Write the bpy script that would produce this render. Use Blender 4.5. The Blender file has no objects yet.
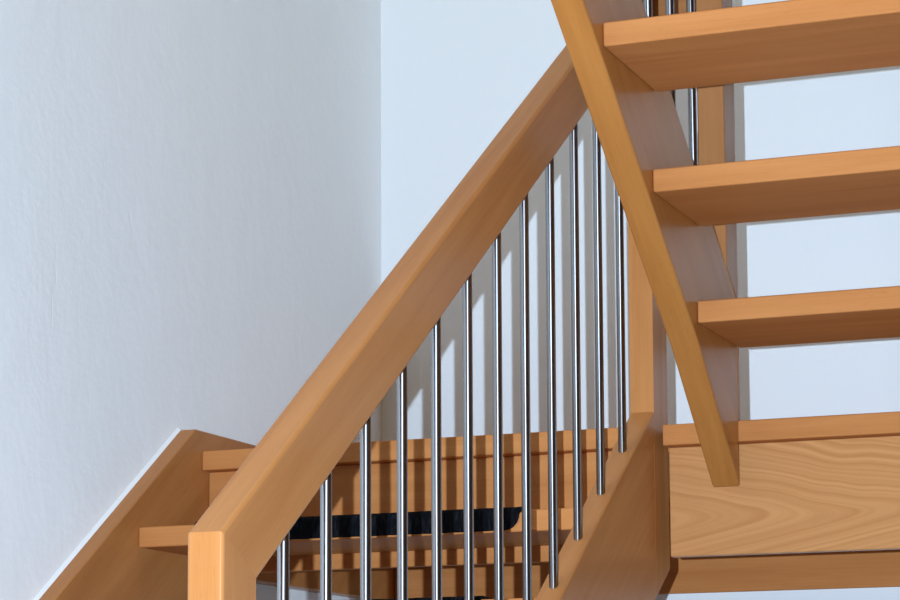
import bpy, bmesh, math, random
from mathutils import Vector, Euler, Matrix
random.seed(7)
sc = bpy.context.scene
COL = sc.collection

# ------------------------------------------------------------------ measures (metres)
M = 0.69593                     # pitch of both flights (rise / run)
ANG = math.atan(M)
RUN, RISE, T = 0.2595, 0.1754, 0.0393
YL, ZL = 1.6857, -0.0628        # front edge and top of the half landing
XW, YW = -0.9591, 2.6978        # left wall, back wall
XI = -0.9191                    # inner face of the wall stringer
H = 0.0228                      # half thickness of the lower stringer / rail
ZS = -1.2102                    # top of lower stringer at y = 0
ZR, RD = -0.4690, 0.1160        # underside of handrail at y = 0, vertical depth
UX0, UX1 = 0.1335, 0.1849       # upper stringer
ZU_LO, ZU_HI = 1.0250, 1.3379   # lower / upper edge of the upper stringer at y = 0
YB = 1.6724                     # back edge line of the upper treads
XR = 1.04                       # far end of the upper treads
STEPS = 8
FLOOR = ZL - STEPS * RISE
ZTOP = 3.5

# ------------------------------------------------------------------ helpers
def finish(name, bm, mat, loc=(0, 0, 0), parent=None, ploc=(0, 0, 0), bevel=0, seg=3, smooth=False, flush=()):
    """link bm (in world coordinates) as one object whose origin is loc (world)"""
    loc = Vector(loc)
    if flush:                     # edges of faces that butt on another piece stay sharp
        wl = bm.edges.layers.float.new('bevel_weight_edge')
        for e in bm.edges:
            e[wl] = 1.0
            for a, b in flush:
                if all(min(abs(v.co.y - q[0]) + abs(v.co.z - q[1]) for q in (a, b)) < 2e-4 for v in e.verts): e[wl] = 0.0; e.smooth = False
    bmesh.ops.translate(bm, verts=bm.verts, vec=-loc)
    bmesh.ops.recalc_face_normals(bm, faces=bm.faces)
    me = bpy.data.meshes.new(name)
    bm.to_mesh(me); bm.free()
    me.materials.append(mat)
    o = bpy.data.objects.new(name, me)
    COL.objects.link(o)
    if parent:
        o.parent = parent
        o.location = loc - Vector(ploc)
    else:
        o.location = loc
    if bevel:
        b = o.modifiers.new('round', 'BEVEL')
        b.width = bevel; b.segments = seg; b.limit_method = 'ANGLE'; b.angle_limit = math.radians(20)
        if flush: b.limit_method = 'WEIGHT'
        b.harden_normals = True
    if smooth or bevel:
        for p in me.polygons: p.use_smooth = True
    return o

def prism_x(prof, x0, x1, bm=None):
    """prof: list of (y, z)"""
    bm = bm or bmesh.new()
    a = [bm.verts.new((x0, y, z)) for y, z in prof]
    b = [bm.verts.new((x1, y, z)) for y, z in prof]
    n = len(prof)
    bm.faces.new(a); bm.faces.new(b[::-1])
    for i in range(n):
        bm.faces.new((a[i], b[i], b[(i + 1) % n], a[(i + 1) % n]))
    return bm

def prism_z(prof, z0, z1, bm=None):
    bm = bm or bmesh.new()
    a = [bm.verts.new((x, y, z0)) for x, y in prof]
    b = [bm.verts.new((x, y, z1)) for x, y in prof]
    n = len(prof)
    bm.faces.new(a); bm.faces.new(b[::-1])
    for i in range(n):
        bm.faces.new((a[i], b[i], b[(i + 1) % n], a[(i + 1) % n]))
    return bm

def box(x0, x1, y0, y1, z0, z1):
    return prism_z([(x0, y0), (x1, y0), (x1, y1), (x0, y1)], z0, z1)

def rod(x, y, zb, zt, r, slope, n=28):
    """round bar, ends cut to sit flush on the sloping wood (small chamfer)"""
    bm = bmesh.new()
    rings = []
    for k, (rr, base) in enumerate(((r * .86, zb), (r, zb + .0012), (r, zt - .0012), (r * .86, zt))):
        rings.append([bm.verts.new((x + rr * math.cos(2 * math.pi * i / n), y + rr * math.sin(2 * math.pi * i / n),
                                    base + slope * rr * math.sin(2 * math.pi * i / n))) for i in range(n)])
    for a, b in zip(rings, rings[1:]):
        for i in range(n):
            bm.faces.new((a[i], a[(i + 1) % n], b[(i + 1) % n], b[i]))
    bm.faces.new(rings[0]); bm.faces.new(rings[-1])
    return bm

def thing(name, loc, label, cat, group=None):
    o = bpy.data.objects.new(name, None)
    COL.objects.link(o)
    o.empty_display_size = .1
    o.location = loc
    o['label'] = label; o['category'] = cat
    if group: o['group'] = group
    return o

# ------------------------------------------------------------------ materials
def new_mat(name):
    m = bpy.data.materials.new(name); m.use_nodes = True
    nt = m.node_tree
    return m, nt, nt.nodes['Principled BSDF']

def wood(name, rot, base=(0.46, 0.184, 0.054), contrast=.13, figure=None, rough=.27, spec=.13):
    """lacquered beech; rot (Euler) turns the object's space so the grain runs along x"""
    m, nt, P = new_mat(name)
    N, L = nt.nodes.new, nt.links.new
    tc = N('ShaderNodeTexCoord')
    mp = N('ShaderNodeMapping'); mp.vector_type = 'POINT'; mp.inputs['Rotation'].default_value = rot
    L(tc.outputs['Object'], mp.inputs['Vector'])
    oi = N('ShaderNodeObjectInfo')
    mul = N('ShaderNodeMath'); mul.operation = 'MULTIPLY'; mul.inputs[1].default_value = 23.0
    L(oi.outputs['Random'], mul.inputs[0])
    add = N('ShaderNodeVectorMath'); add.operation = 'ADD'
    L(mp.outputs['Vector'], add.inputs[0])
    if figure is None: L(mul.outputs[0], add.inputs[1])
    V = add.outputs[0]
    # broad growth bands
    m1 = N('ShaderNodeMapping'); m1.inputs['Scale'].default_value = (1.1, 13, 13); L(V, m1.inputs['Vector'])
    n1 = N('ShaderNodeTexNoise'); n1.inputs['Scale'].default_value = 1.6; n1.inputs['Detail'].default_value = 3; n1.inputs['Distortion'].default_value = .6
    L(m1.outputs[0], n1.inputs['Vector'])
    # fine fibres
    m2 = N('ShaderNodeMapping'); m2.inputs['Scale'].default_value = (6, 190, 190); L(V, m2.inputs['Vector'])
    n2 = N('ShaderNodeTexNoise'); n2.inputs['Scale'].default_value = 1.6; n2.inputs['Detail'].default_value = 2
    L(m2.outputs[0], n2.inputs['Vector'])
    # the short dark flecks of beech
    m3 = N('ShaderNodeMapping'); m3.inputs['Scale'].default_value = (55, 420, 420); L(V, m3.inputs['Vector'])
    n3 = N('ShaderNodeTexNoise'); n3.inputs['Scale'].default_value = 1.0; n3.inputs['Detail'].default_value = 1
    L(m3.outputs[0], n3.inputs['Vector'])
    r3 = N('ShaderNodeMapRange'); r3.inputs['From Min'].default_value = .64; r3.inputs['From Max'].default_value = .74
    L(n3.outputs[0], r3.inputs['Value'])
    def math_(op, a, b):
        k = N('ShaderNodeMath'); k.operation = op
        for i, v in enumerate((a, b)):
            if isinstance(v, (int, float)): k.inputs[i].default_value = v
            elif v is not None: L(v, k.inputs[i])
        return k.outputs[0]
    s = math_('ADD', math_('MULTIPLY', n1.outputs[0], 1.0), math_('MULTIPLY', n2.outputs[0], .35))
    if figure:
        cx, cz = figure                      # cathedral figure: nested arches opening to the left
        sep = N('ShaderNodeSeparateXYZ'); L(V, sep.inputs[0])
        nz = N('ShaderNodeTexNoise'); nz.inputs['Scale'].default_value = 4.5; nz.inputs['Detail'].default_value = 2
        L(V, nz.inputs['Vector'])
        dz = math_('ADD', math_('SUBTRACT', sep.outputs['Z'], cz), math_('MULTIPLY', math_('SUBTRACT', nz.outputs[0], .5), .028))
        hyp = math_('SQRT', math_('ADD', math_('MULTIPLY', dz, dz), .00022), None)
        u = math_('ADD', math_('SUBTRACT', sep.outputs['X'], cx), math_('MULTIPLY', hyp, 5.2))
        u = math_('ADD', u, math_('MULTIPLY', nz.outputs[0], .10))
        nr = N('ShaderNodeTexNoise'); nr.noise_dimensions = '1D'; nr.inputs['Scale'].default_value = 22.0; nr.inputs['Detail'].default_value = 2.5
        L(u, nr.inputs['W'])
        s = math_('ADD', math_('MULTIPLY', nr.outputs[0], 1.5), math_('MULTIPLY', s, .35))
        s = math_('SUBTRACT', s, .32)
    ramp = N('ShaderNodeMapRange'); ramp.inputs['From Min'].default_value = .40; ramp.inputs['From Max'].default_value = .95
    L(s, ramp.inputs['Value'])
    mix = N('ShaderNodeMix'); mix.data_type = 'RGBA'
    d = [c * (1 - contrast * k) for c, k in zip(base, (1.0, 1.45, 1.9))]
    l = [min(1, c * (1 + contrast * k)) for c, k in zip(base, (.9, 1.2, 1.5))]
    mix.inputs[6].default_value = (*d, 1); mix.inputs[7].default_value = (*l, 1)
    L(ramp.outputs[0], mix.inputs[0])
    mix2 = N('ShaderNodeMix'); mix2.data_type = 'RGBA'; mix2.blend_type = 'MULTIPLY'
    mix2.inputs[7].default_value = (.86, .80, .74, 1)
    L(math_('MULTIPLY', r3.outputs[0], .5), mix2.inputs[0]); L(mix.outputs[2], mix2.inputs[6])
    L(mix2.outputs[2], P.inputs['Base Color'])
    P.inputs['Roughness'].default_value = rough
    P.inputs['IOR'].default_value = 1.5; P.inputs['Specular IOR Level'].default_value = spec
    return m

W_X = wood('beech_lengthways', (0, 0, 0), (.52, .205, .064), .12, rough=.45, spec=.02)
W_Z = wood('beech_upright', (0, math.radians(90), 0))
# slope: rotate about x so the pitch direction lies on y, then about z onto x
W_ZD = wood('darker_beech_upright', (0, math.radians(90), 0), (.37, .158, .056))  # beech with a darker base, for the upper landing post and rail connector
W_XD = wood('darker_beech_lengthways', (0, 0, 0), (.37, .158, .056))
W_UP = wood('beech_along_rising_slope', Euler((-ANG, 0, math.radians(-90)), 'XYZ'))
W_DN = wood('beech_along_falling_slope', Euler((ANG, 0, math.radians(-90)), 'XYZ'), (.42, .163, .038))
W_F = wood('beech_landing_board', (0, 0, 0), (.53, .241, .087), .10, figure=(.36, -.046), spec=.05)

def steel():
    m, nt, P = new_mat('brushed_stainless_steel')
    P.inputs['Base Color'].default_value = (.37, .365, .36, 1)
    P.inputs['Metallic'].default_value = 1
    P.inputs['Roughness'].default_value = .42
    P.inputs['Anisotropic'].default_value = .97
    tg = nt.nodes.new('ShaderNodeTangent'); tg.direction_type = 'RADIAL'; tg.axis = 'Z'
    nt.links.new(tg.outputs[0], P.inputs['Tangent'])
    P.inputs['Anisotropic Rotation'].default_value = 0.25
    return m
STEEL = steel()

def plaster(name, col):
    m, nt, P = new_mat(name)
    N, L = nt.nodes.new, nt.links.new
    P.inputs['Base Color'].default_value = (*col, 1); P.inputs['Roughness'].default_value = .85
    P.inputs['Specular IOR Level'].default_value = .25
    tc = N('ShaderNodeTexCoord')
    a = N('ShaderNodeTexNoise'); a.inputs['Scale'].default_value = 7; a.inputs['Detail'].default_value = 5; a.inputs['Roughness'].default_value = .55
    L(tc.outputs['Object'], a.inputs['Vector'])
    mp = N('ShaderNodeMapping'); mp.inputs['Rotation'].default_value = (math.radians(24), 0, 0); mp.inputs['Scale'].default_value = (7, 7, 2.2)
    L(tc.outputs['Object'], mp.inputs['Vector'])
    v = N('ShaderNodeTexVoronoi'); v.feature = 'DISTANCE_TO_EDGE'; v.inputs['Scale'].default_value = 1.0
    wv = N('ShaderNodeTexNoise'); wv.inputs['Scale'].default_value = 3; L(mp.outputs[0], wv.inputs['Vector'])
    ad = N('ShaderNodeMix'); ad.data_type = 'VECTOR'; ad.inputs[0].default_value = .35
    L(mp.outputs[0], ad.inputs[4]); L(wv.outputs['Color'], ad.inputs[5]); L(ad.outputs[1], v.inputs['Vector'])
    r = N('ShaderNodeMapRange'); r.inputs['From Max'].default_value = .03; L(v.outputs[0], r.inputs['Value'])
    gate = N('ShaderNodeTexNoise'); gate.inputs['Scale'].default_value = 5; L(tc.outputs['Object'], gate.inputs['Vector'])
    gr = N('ShaderNodeMapRange'); gr.inputs['From Min'].default_value = .56; gr.inputs['From Max'].default_value = .66; L(gate.outputs[0], gr.inputs['Value'])
    inv = N('ShaderNodeMath'); inv.operation = 'SUBTRACT'; inv.inputs[0].default_value = 1; L(r.outputs[0], inv.inputs[1])
    sc_ = N('ShaderNodeMath'); sc_.operation = 'MULTIPLY'; L(inv.outputs[0], sc_.inputs[0]); L(gr.outputs[0], sc_.inputs[1])
    fine = N('ShaderNodeTexNoise'); fine.inputs['Scale'].default_value = 55; fine.inputs['Detail'].default_value = 3; L(tc.outputs['Object'], fine.inputs['Vector'])
    s1 = N('ShaderNodeMath'); s1.operation = 'MULTIPLY_ADD'; s1.inputs[1].default_value = .12; L(fine.outputs[0], s1.inputs[0]); L(a.outputs[0], s1.inputs[2])
    s2 = N('ShaderNodeMath'); s2.operation = 'MULTIPLY_ADD'; s2.inputs[1].default_value = -.10; L(sc_.outputs[0], s2.inputs[0]); L(s1.outputs[0], s2.inputs[2])
    b = N('ShaderNodeBump'); b.inputs['Strength'].default_value = .4; b.inputs['Distance'].default_value = .009
    L(s2.outputs[0], b.inputs['Height']); L(b.outputs[0], P.inputs['Normal'])
    return m
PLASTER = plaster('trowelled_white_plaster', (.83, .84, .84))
PLASTER_L = plaster('trowelled_white_plaster_lightened', (.955, .965, .955))  # same plaster, base colour lifted in place of light on the left wall

def simple(name, col, rough):
    m, nt, P = new_mat(name)
    P.inputs['Base Color'].default_value = (*col, 1); P.inputs['Roughness'].default_value = rough
    return m
CAULK = simple('white_acrylic_caulk', (.93, .93, .92), .6)

def carpet():
    m, nt, P = new_mat('black_pile')
    N, L = nt.nodes.new, nt.links.new
    tc = N('ShaderNodeTexCoord')
    mp = N('ShaderNodeMapping'); mp.inputs['Scale'].default_value = (260, 60, 60); L(tc.outputs['Object'], mp.inputs['Vector'])
    n = N('ShaderNodeTexNoise'); n.inputs['Scale'].default_value = 1.0; n.inputs['Detail'].default_value = 2; L(mp.outputs[0], n.inputs['Vector'])
    mx = N('ShaderNodeMix'); mx.data_type = 'RGBA'; mx.inputs[6].default_value = (.002, .002, .003, 1); mx.inputs[7].default_value = (.010, .011, .014, 1)
    r = N('ShaderNodeMapRange'); r.inputs['From Min'].default_value = .45; r.inputs['From Max'].default_value = .75; L(n.outputs[0], r.inputs['Value'])
    L(r.outputs[0], mx.inputs[0]); L(mx.outputs[2], P.inputs['Base Color'])
    P.inputs['Roughness'].default_value = .95; P.inputs['Specular IOR Level'].default_value = .1
    b = N('ShaderNodeBump'); b.inputs['Strength'].default_value = .8; b.inputs['Distance'].default_value = .003
    L(n.outputs[0], b.inputs['Height']); L(b.outputs[0], P.inputs['Normal'])
    return m
PILE = carpet()

def floor_mat():
    m, nt, P = new_mat('brown_floor_tiles')
    N, L = nt.nodes.new, nt.links.new
    tc = N('ShaderNodeTexCoord')
    br = N('ShaderNodeTexBrick'); br.offset = 0; br.inputs['Scale'].default_value = 1
    br.inputs['Brick Width'].default_value = .33; br.inputs['Row Height'].default_value = .33; br.inputs['Mortar Size'].default_value = .004
    br.inputs['Color1'].default_value = (.20, .13, .085, 1); br.inputs['Color2'].default_value = (.23, .15, .10, 1); br.inputs['Mortar'].default_value = (.13, .11, .10, 1)
    L(tc.outputs['Object'], br.inputs['Vector']); L(br.outputs['Color'], P.inputs['Base Color'])
    P.inputs['Roughness'].default_value = .4
    return m

# ------------------------------------------------------------------ the setting
def struct(name, bm, mat, loc):
    o = finish(name, bm, mat, loc)
    o['kind'] = 'structure'
    return o
struct('wall_left', box(XW - .2, XW, -1.6, YW + .2, FLOOR, ZTOP), PLASTER_L, (XW, 0, FLOOR))
struct('wall_back', box(XW, 3.2, YW, YW + .2, FLOOR, ZTOP), PLASTER, (0, YW, FLOOR))
struct('floor', box(XW - .2, 3.2, -4.2, YW + .2, FLOOR - .1, FLOOR), floor_mat(), (0, 0, FLOOR))

# ------------------------------------------------------------------ lower flight
LO = Vector((XI, -.2, FLOOR))
low = thing('stair_flight', LO, 'lower open wooden stair flight rising along the left wall up to the landing', 'stairs')
# wall stringer, its top edge following the flight and levelling out above the landing
ZWS = -1.177
zk = ZL + .041
yk = (zk - ZWS) / M
prof = [(-.02, FLOOR), (-.02, ZWS - .0), (yk, zk), (YW - .0005, zk), (YW - .0005, zk - .285), (YL + .12, zk - .285),
        (YL - .05, ZWS + M * (YL - .05) - .36), ((FLOOR - ZWS + .36) / M, FLOOR)]
y0 = -.16
prof[0] = (y0, FLOOR); prof[1] = (y0, ZWS + M * y0)
prof[-1] = (y0 + .30, FLOOR)
prof.insert(-1, (y0 + .30, ZWS + M * (y0 + .30) - .36)) if ZWS + M * (y0 + .30) - .36 > FLOOR else None
finish('wall_stringer', prism_x(prof, XW + .0005, XI), W_UP, (XI, .6, -.9), low, LO, bevel=.003)
# caulk bead along the wall above the stringer
bm = bmesh.new()
pts = [(y0, ZWS + M * y0), (yk, zk), (YW - .001, zk)]
def bead(bm, pts, x, w, hgt):
    rings = []
    for i, (y, z) in enumerate(pts):
        if i == 0: d = Vector((0, pts[1][0] - y, pts[1][1] - z))
        elif i == len(pts) - 1: d = Vector((0, y - pts[i - 1][0], z - pts[i - 1][1]))
        else: d = Vector((0, pts[i + 1][0] - pts[i - 1][0], pts[i + 1][1] - pts[i - 1][1]))
        d.normalize(); nrm = Vector((0, -d.z, d.y))
        c = Vector((x, y, z))
        rings.append([bm.verts.new(c + nrm * (-.0002)), bm.verts.new(c + Vector((w, 0, 0)) - nrm * .0002),
                      bm.verts.new(c + Vector((w * .45, 0, 0)) + nrm * hgt * .5), bm.verts.new(c + nrm * hgt)])
    for a, b in zip(rings, rings[1:]):
        for i in range(4): bm.faces.new((a[i], b[i], b[(i + 1) % 4], a[(i + 1) % 4]))
    bm.faces.new(rings[0]); bm.faces.new(rings[-1])
bead(bm, pts, XW + .0003, .006, .0062)
finish('caulk_bead', bm, CAULK, (XW, .6, -.75), low, LO)
# open-side stringer
yend = YL - .0006
D_LO = .348
prof = [(-.086, FLOOR), (-.086, ZS - M * .086), (yend, ZS + M * yend), (yend, ZS + M * yend - D_LO), ((FLOOR - ZS + D_LO) / M, FLOOR)]
finish('outer_stringer', prism_x(prof, -H, H), W_UP, (0, .6, -.95), low, LO, bevel=.004, flush=[(prof[2], prof[3])])
for k in range(1, STEPS):
    z = ZL - k * RISE; y = YL - k * RUN
    finish('tread', box(XI + .0005, -H - .0005, y, y + .287, z - T, z), W_X, (-.45, y, z), low, LO, bevel=.004)

# ------------------------------------------------------------------ landing
LA = Vector((.05, YL, ZL))
lan = thing('stair_landing', LA, 'wooden half landing against the back wall with a wide grained front board', 'landing')
NX = .0385
plan = [(XI + .0005, YL), (-H - .001, YL), (-H - .001, YL + .098), (NX, YL + .098), (NX, YL), (XR + .045, YL), (XR + .045, YW - .0005), (XI + .0005, YW - .0005)]
finish('landing_board', prism_z(plan, ZL - T, ZL), W_X, (.05, YL, ZL), lan, LA, bevel=.003)
FB = -.3075
FY = YL + .03
fb = finish('front_board', box(NX + .003, XR + .045, FY, FY + .02, FB, ZL - T - .0003), W_F, (0, FY, -.19), lan, LA, bevel=.003)
fb['label'] = 'pale board with arched wood grain'
finish('front_board', box(XI + .0005, -H - .001, FY, FY + .02, FB, ZL - T - .0003), W_X, (-.5, FY, -.19), lan, LA, bevel=.003)
finish('back_board', box(XI + .0005, XR + .045, YW - .022, YW - .0005, FB, ZL - T - .0003), W_X, (.05, YW - .02, -.19), lan, LA, bevel=.002)

# ------------------------------------------------------------------ upper flight
UP = Vector((UX0, YL, ZL - .12))
upf = thing('stair_flight', UP, 'upper open stair flight seen from below, climbing overhead from the landing', 'stairs')
NU = 9
ye = YL - .0005
ytop = YB - RUN * NU - .10
prof = [(ye, -.186), (1.42, ZU_LO - M * 1.42 + .002), (ytop, ZU_LO - M * ytop), (ytop, ZU_HI - M * ytop), (ye, ZU_HI - M * ye)]
finish('inner_stringer', prism_x(prof, UX0, UX1), W_DN, (UX0, 1, .45), upf, UP, bevel=.004)
finish('outer_stringer', prism_x(prof, XR, XR + .045), W_DN, (XR, 1, .45), upf, UP, bevel=.004)
for k in range(1, NU + 1):
    z = ZL + k * RISE; y = YB - k * RUN
    finish('tread', box(UX1 + .0005, XR - .0005, y, y + .2867, z - T, z), W_X, (.6, y, z), upf, UP, bevel=.004)

# ------------------------------------------------------------------ railings
R = .0077
def baluster(x, y, zb, zt, sl, parent, pl):
    return finish('baluster', rod(x, y, zb, zt, R, sl), STEEL, (x, y, zb), parent, pl, smooth=True)
RA = Vector((0, 0, ZS))
ra = thing('stair_railing', RA, 'lower wooden stair railing with mitred newel post and slim steel balusters', 'railing')
NY0, NY1 = -.0855, .0085
prof = [(NY0, ZR + RD + M * NY0), (NY1, ZR + M * NY1), (NY1, ZS + M * NY1 + .0005), (NY0, ZS + M * NY0 + .0005)]
HR = .0241                      # rail and newel are a touch thicker than the stringer
finish('newel_post', prism_x(prof, -HR, HR), W_Z, (0, -.04, -.8), ra, RA, bevel=.006, flush=[(prof[0], prof[1]), (prof[2], prof[3])])
PA1 = YL + .0935
prof = [(NY0, ZR + RD + M * NY0), (YL, ZR + RD + M * YL), (PA1 - .0, ZR + RD + M * YL), (YL, ZR + M * YL), (NY1, ZR + M * NY1)]
prof = [(NY0, ZR + RD + M * NY0), (YL, ZR + RD + M * YL), (YL, ZR + M * YL), (NY1, ZR + M * NY1)]
finish('handrail', prism_x(prof, -HR, HR), W_UP, (0, .8, .1), ra, RA, bevel=.006, flush=[(prof[0], prof[3]), (prof[1], prof[2])])
PT = ZR + RD + M * YL
prof = [(YL + .0003, PT), (PA1, PT), (PA1, -.325), (YL + .0003, -.385)]
finish('landing_post', prism_x(prof, -H, H), W_Z, (0, YL, -.2), ra, RA, bevel=.003, flush=[(prof[0], prof[3])])
for i in range(1, 13):
    y = .13 * i
    baluster(0, y, ZS + M * y + .0003, ZR + M * y - .0003, M, ra, RA)
# short level piece that carries the rail round to the upper flight
BY0, BY1 = 1.621, 1.700
finish('rail_connector', box(H + .0003, UX0 - .0003, YL + .004, YL + .048, ZR + M * YL + .002, PT), W_XD, (.08, YL, .75), ra, RA, bevel=.004)

RB = Vector((UX0, BY0, ZU_HI - M * BY0))
rb = thing('stair_railing', RB, 'upper stair railing with steel balusters standing on the overhead stringer', 'railing')
URX = (UX0 + UX1) / 2
ZR2 = ZU_HI + .741
prof = [(BY0, ZU_HI - M * BY0 + .0004), (ye, ZU_HI - M * ye + .0004), (ye, ZL + .001), (BY1, ZL + .001), (BY1, ZR2 - M * BY1 + .08), (BY0, ZR2 - M * BY0 + RD)]
finish('landing_post', prism_x(prof, UX0, UX1), W_ZD, (UX0, BY0, .4), rb, RB, bevel=.003)
prof = [(BY0 - .0004, ZR2 - M * BY0), (BY0 - .0004, ZR2 + RD - M * BY0), (ytop, ZR2 + RD - M * ytop), (ytop, ZR2 - M * ytop)]
finish('handrail', prism_x(prof, UX0, UX1), W_DN, (UX0, 1, 1.4), rb, RB, bevel=.005)
for i in range(0, 18):
    y = 1.498 - .1345 * i
    if y < ytop + .05: break
    baluster(URX, y, ZU_HI - M * y + .0003, ZR2 - M * y - .0003, -M, rb, RB)

# ------------------------------------------------------------------ stair mats
def stair_mat(k, xr, label, depth=.215, width=.65):
    z = ZL - k * RISE; y = YL - k * RUN
    xc = xr - width / 2
    bm = bmesh.new()
    th = .006
    # path over the nosing: (distance from hem) hem at front bottom, up, back over the tread
    rows = []
    def path(s):                      # s: distance from the tread's top front edge; negative = down the face
        if s < -.006: return (y - th * .9, z + s)
        if s < .006:
            a = (s + .006) / .012 * math.pi / 2
            return (y + .004 - (.0055 + .004) * math.cos(a), z - .006 + (th + .006) * math.sin(a))
        return (y + s - .002, z + th)
    ss = [-.036, -.034, -.03, -.022, -.014, -.006, -.003, 0, .003, .006, .02, .05, .09, .13, .17, .20, .215]
    n = 44
    grid = []
    rc = .030
    for s in ss:
        # outline: rounded lower front corners, half-round back
        if s < -.036 + rc:
            q = (-.036 + rc - s); inset = .004 + rc - math.sqrt(max(0, rc * rc - q * q))
        else: inset = 0 if s > -.004 else .004
        if s > .05:
            q = (s - .05) / (.1651); inset = (width / 2) * .55 * (1 - math.sqrt(max(0, 1 - q * q)))
        hw = width / 2 - inset
        yy, zz = path(s)
        grid.append([bm.verts.new((xc + hw * (2 * i / n - 1), yy, zz + random.uniform(-.0004, .0004))) for i in range(n + 1)])
    for a, b in zip(grid, grid[1:]):
        for i in range(n): bm.faces.new((a[i], a[i + 1], b[i + 1], b[i]))
    bmesh.ops.recalc_face_normals(bm, faces=bm.faces)
    o = finish('stair_mat', bm, PILE, (xc, y, z), smooth=True)
    so = o.modifiers.new('thickness', 'SOLIDIFY'); so.thickness = .0052; so.offset = -1
    o['label'] = label; o['category'] = 'mat'; o['group'] = 'black stair mats on the lower flight'
    return o
stair_mat(1, -.147, 'black pile stair mat hugging the nosing of the tread just below the landing')
stair_mat(2, -.128, 'black stair mat on the second tread below the landing, cut by the bottom frame edge')

# ------------------------------------------------------------------ camera
cam_d = bpy.data.cameras.new('camera'); cam = bpy.data.objects.new('camera', cam_d); COL.objects.link(cam)
yaw, pit, rol = 0.36957, 0.11331, -0.00587
r = Vector((math.cos(yaw), math.sin(yaw), 0)); fw = Vector((-math.sin(yaw), math.cos(yaw), 0)); u = Vector((0, 0, 1))
f2 = fw * math.cos(pit) + u * math.sin(pit); u2 = -fw * math.sin(pit) + u * math.cos(pit)
r3 = r * math.cos(rol) + u2 * math.sin(rol); u3 = -r * math.sin(rol) + u2 * math.cos(rol)
mw = Matrix.Identity(4)
for i in range(3):
    mw[i][0] = r3[i]; mw[i][1] = u3[i]; mw[i][2] = -f2[i]
mw.translation = Vector((1.3143, -2.6383, -.68228))
cam.matrix_world = mw
cam_d.sensor_width = 36; cam_d.lens = 2438.477 * 36 / 900
cam_d.shift_x = -12.317 / 900; cam_d.shift_y = 183.668 / 900
cam_d.clip_start = .05
sc.camera = cam

# ------------------------------------------------------------------ light
def point(name, loc, power, col, radius, linear=False):
    d = bpy.data.lights.new(name, 'POINT'); d.energy = power; d.color = col; d.shadow_soft_size = radius
    o = bpy.data.objects.new(name, d); COL.objects.link(o); o.location = loc
    if linear:
        d.use_nodes = True; nt = d.node_tree
        em = nt.nodes['Emission']; fo = nt.nodes.new('ShaderNodeLightFalloff'); fo.inputs['Strength'].default_value = 1.0
        nt.links.new(fo.outputs['Linear'], em.inputs['Strength'])
    return o
point('camera_flash', (1.204, -2.60, -.650), 1000.0, (.575, .74, .945), .007)
ad = bpy.data.lights.new('overhead_fill', 'AREA'); ad.shape = 'DISK'; ad.size = 1.5; ad.energy = 16; ad.color = (1, .96, .74)  # unseen soft fill, added to lift the shadows on the walls
ao = bpy.data.objects.new('overhead_fill', ad); COL.objects.link(ao); ao.location = (-.15, 1.0, 3.2)
ao.rotation_euler = (Vector((-.3, 1.6, .6)) - ao.location).to_track_quat('-Z', 'Y').to_euler()
w = bpy.data.worlds.new('room_air'); sc.world = w; w.use_nodes = True
bg = w.node_tree.nodes['Background']; bg.inputs[0].default_value = (1, .94, .84, 1); bg.inputs[1].default_value = .012

vs = sc.view_settings
sc.display_settings.display_device = 'sRGB'
vs.view_transform = 'Standard'; vs.look = 'None'; vs.gamma = 1; vs.exposure = 0; vs.use_curve_mapping = False
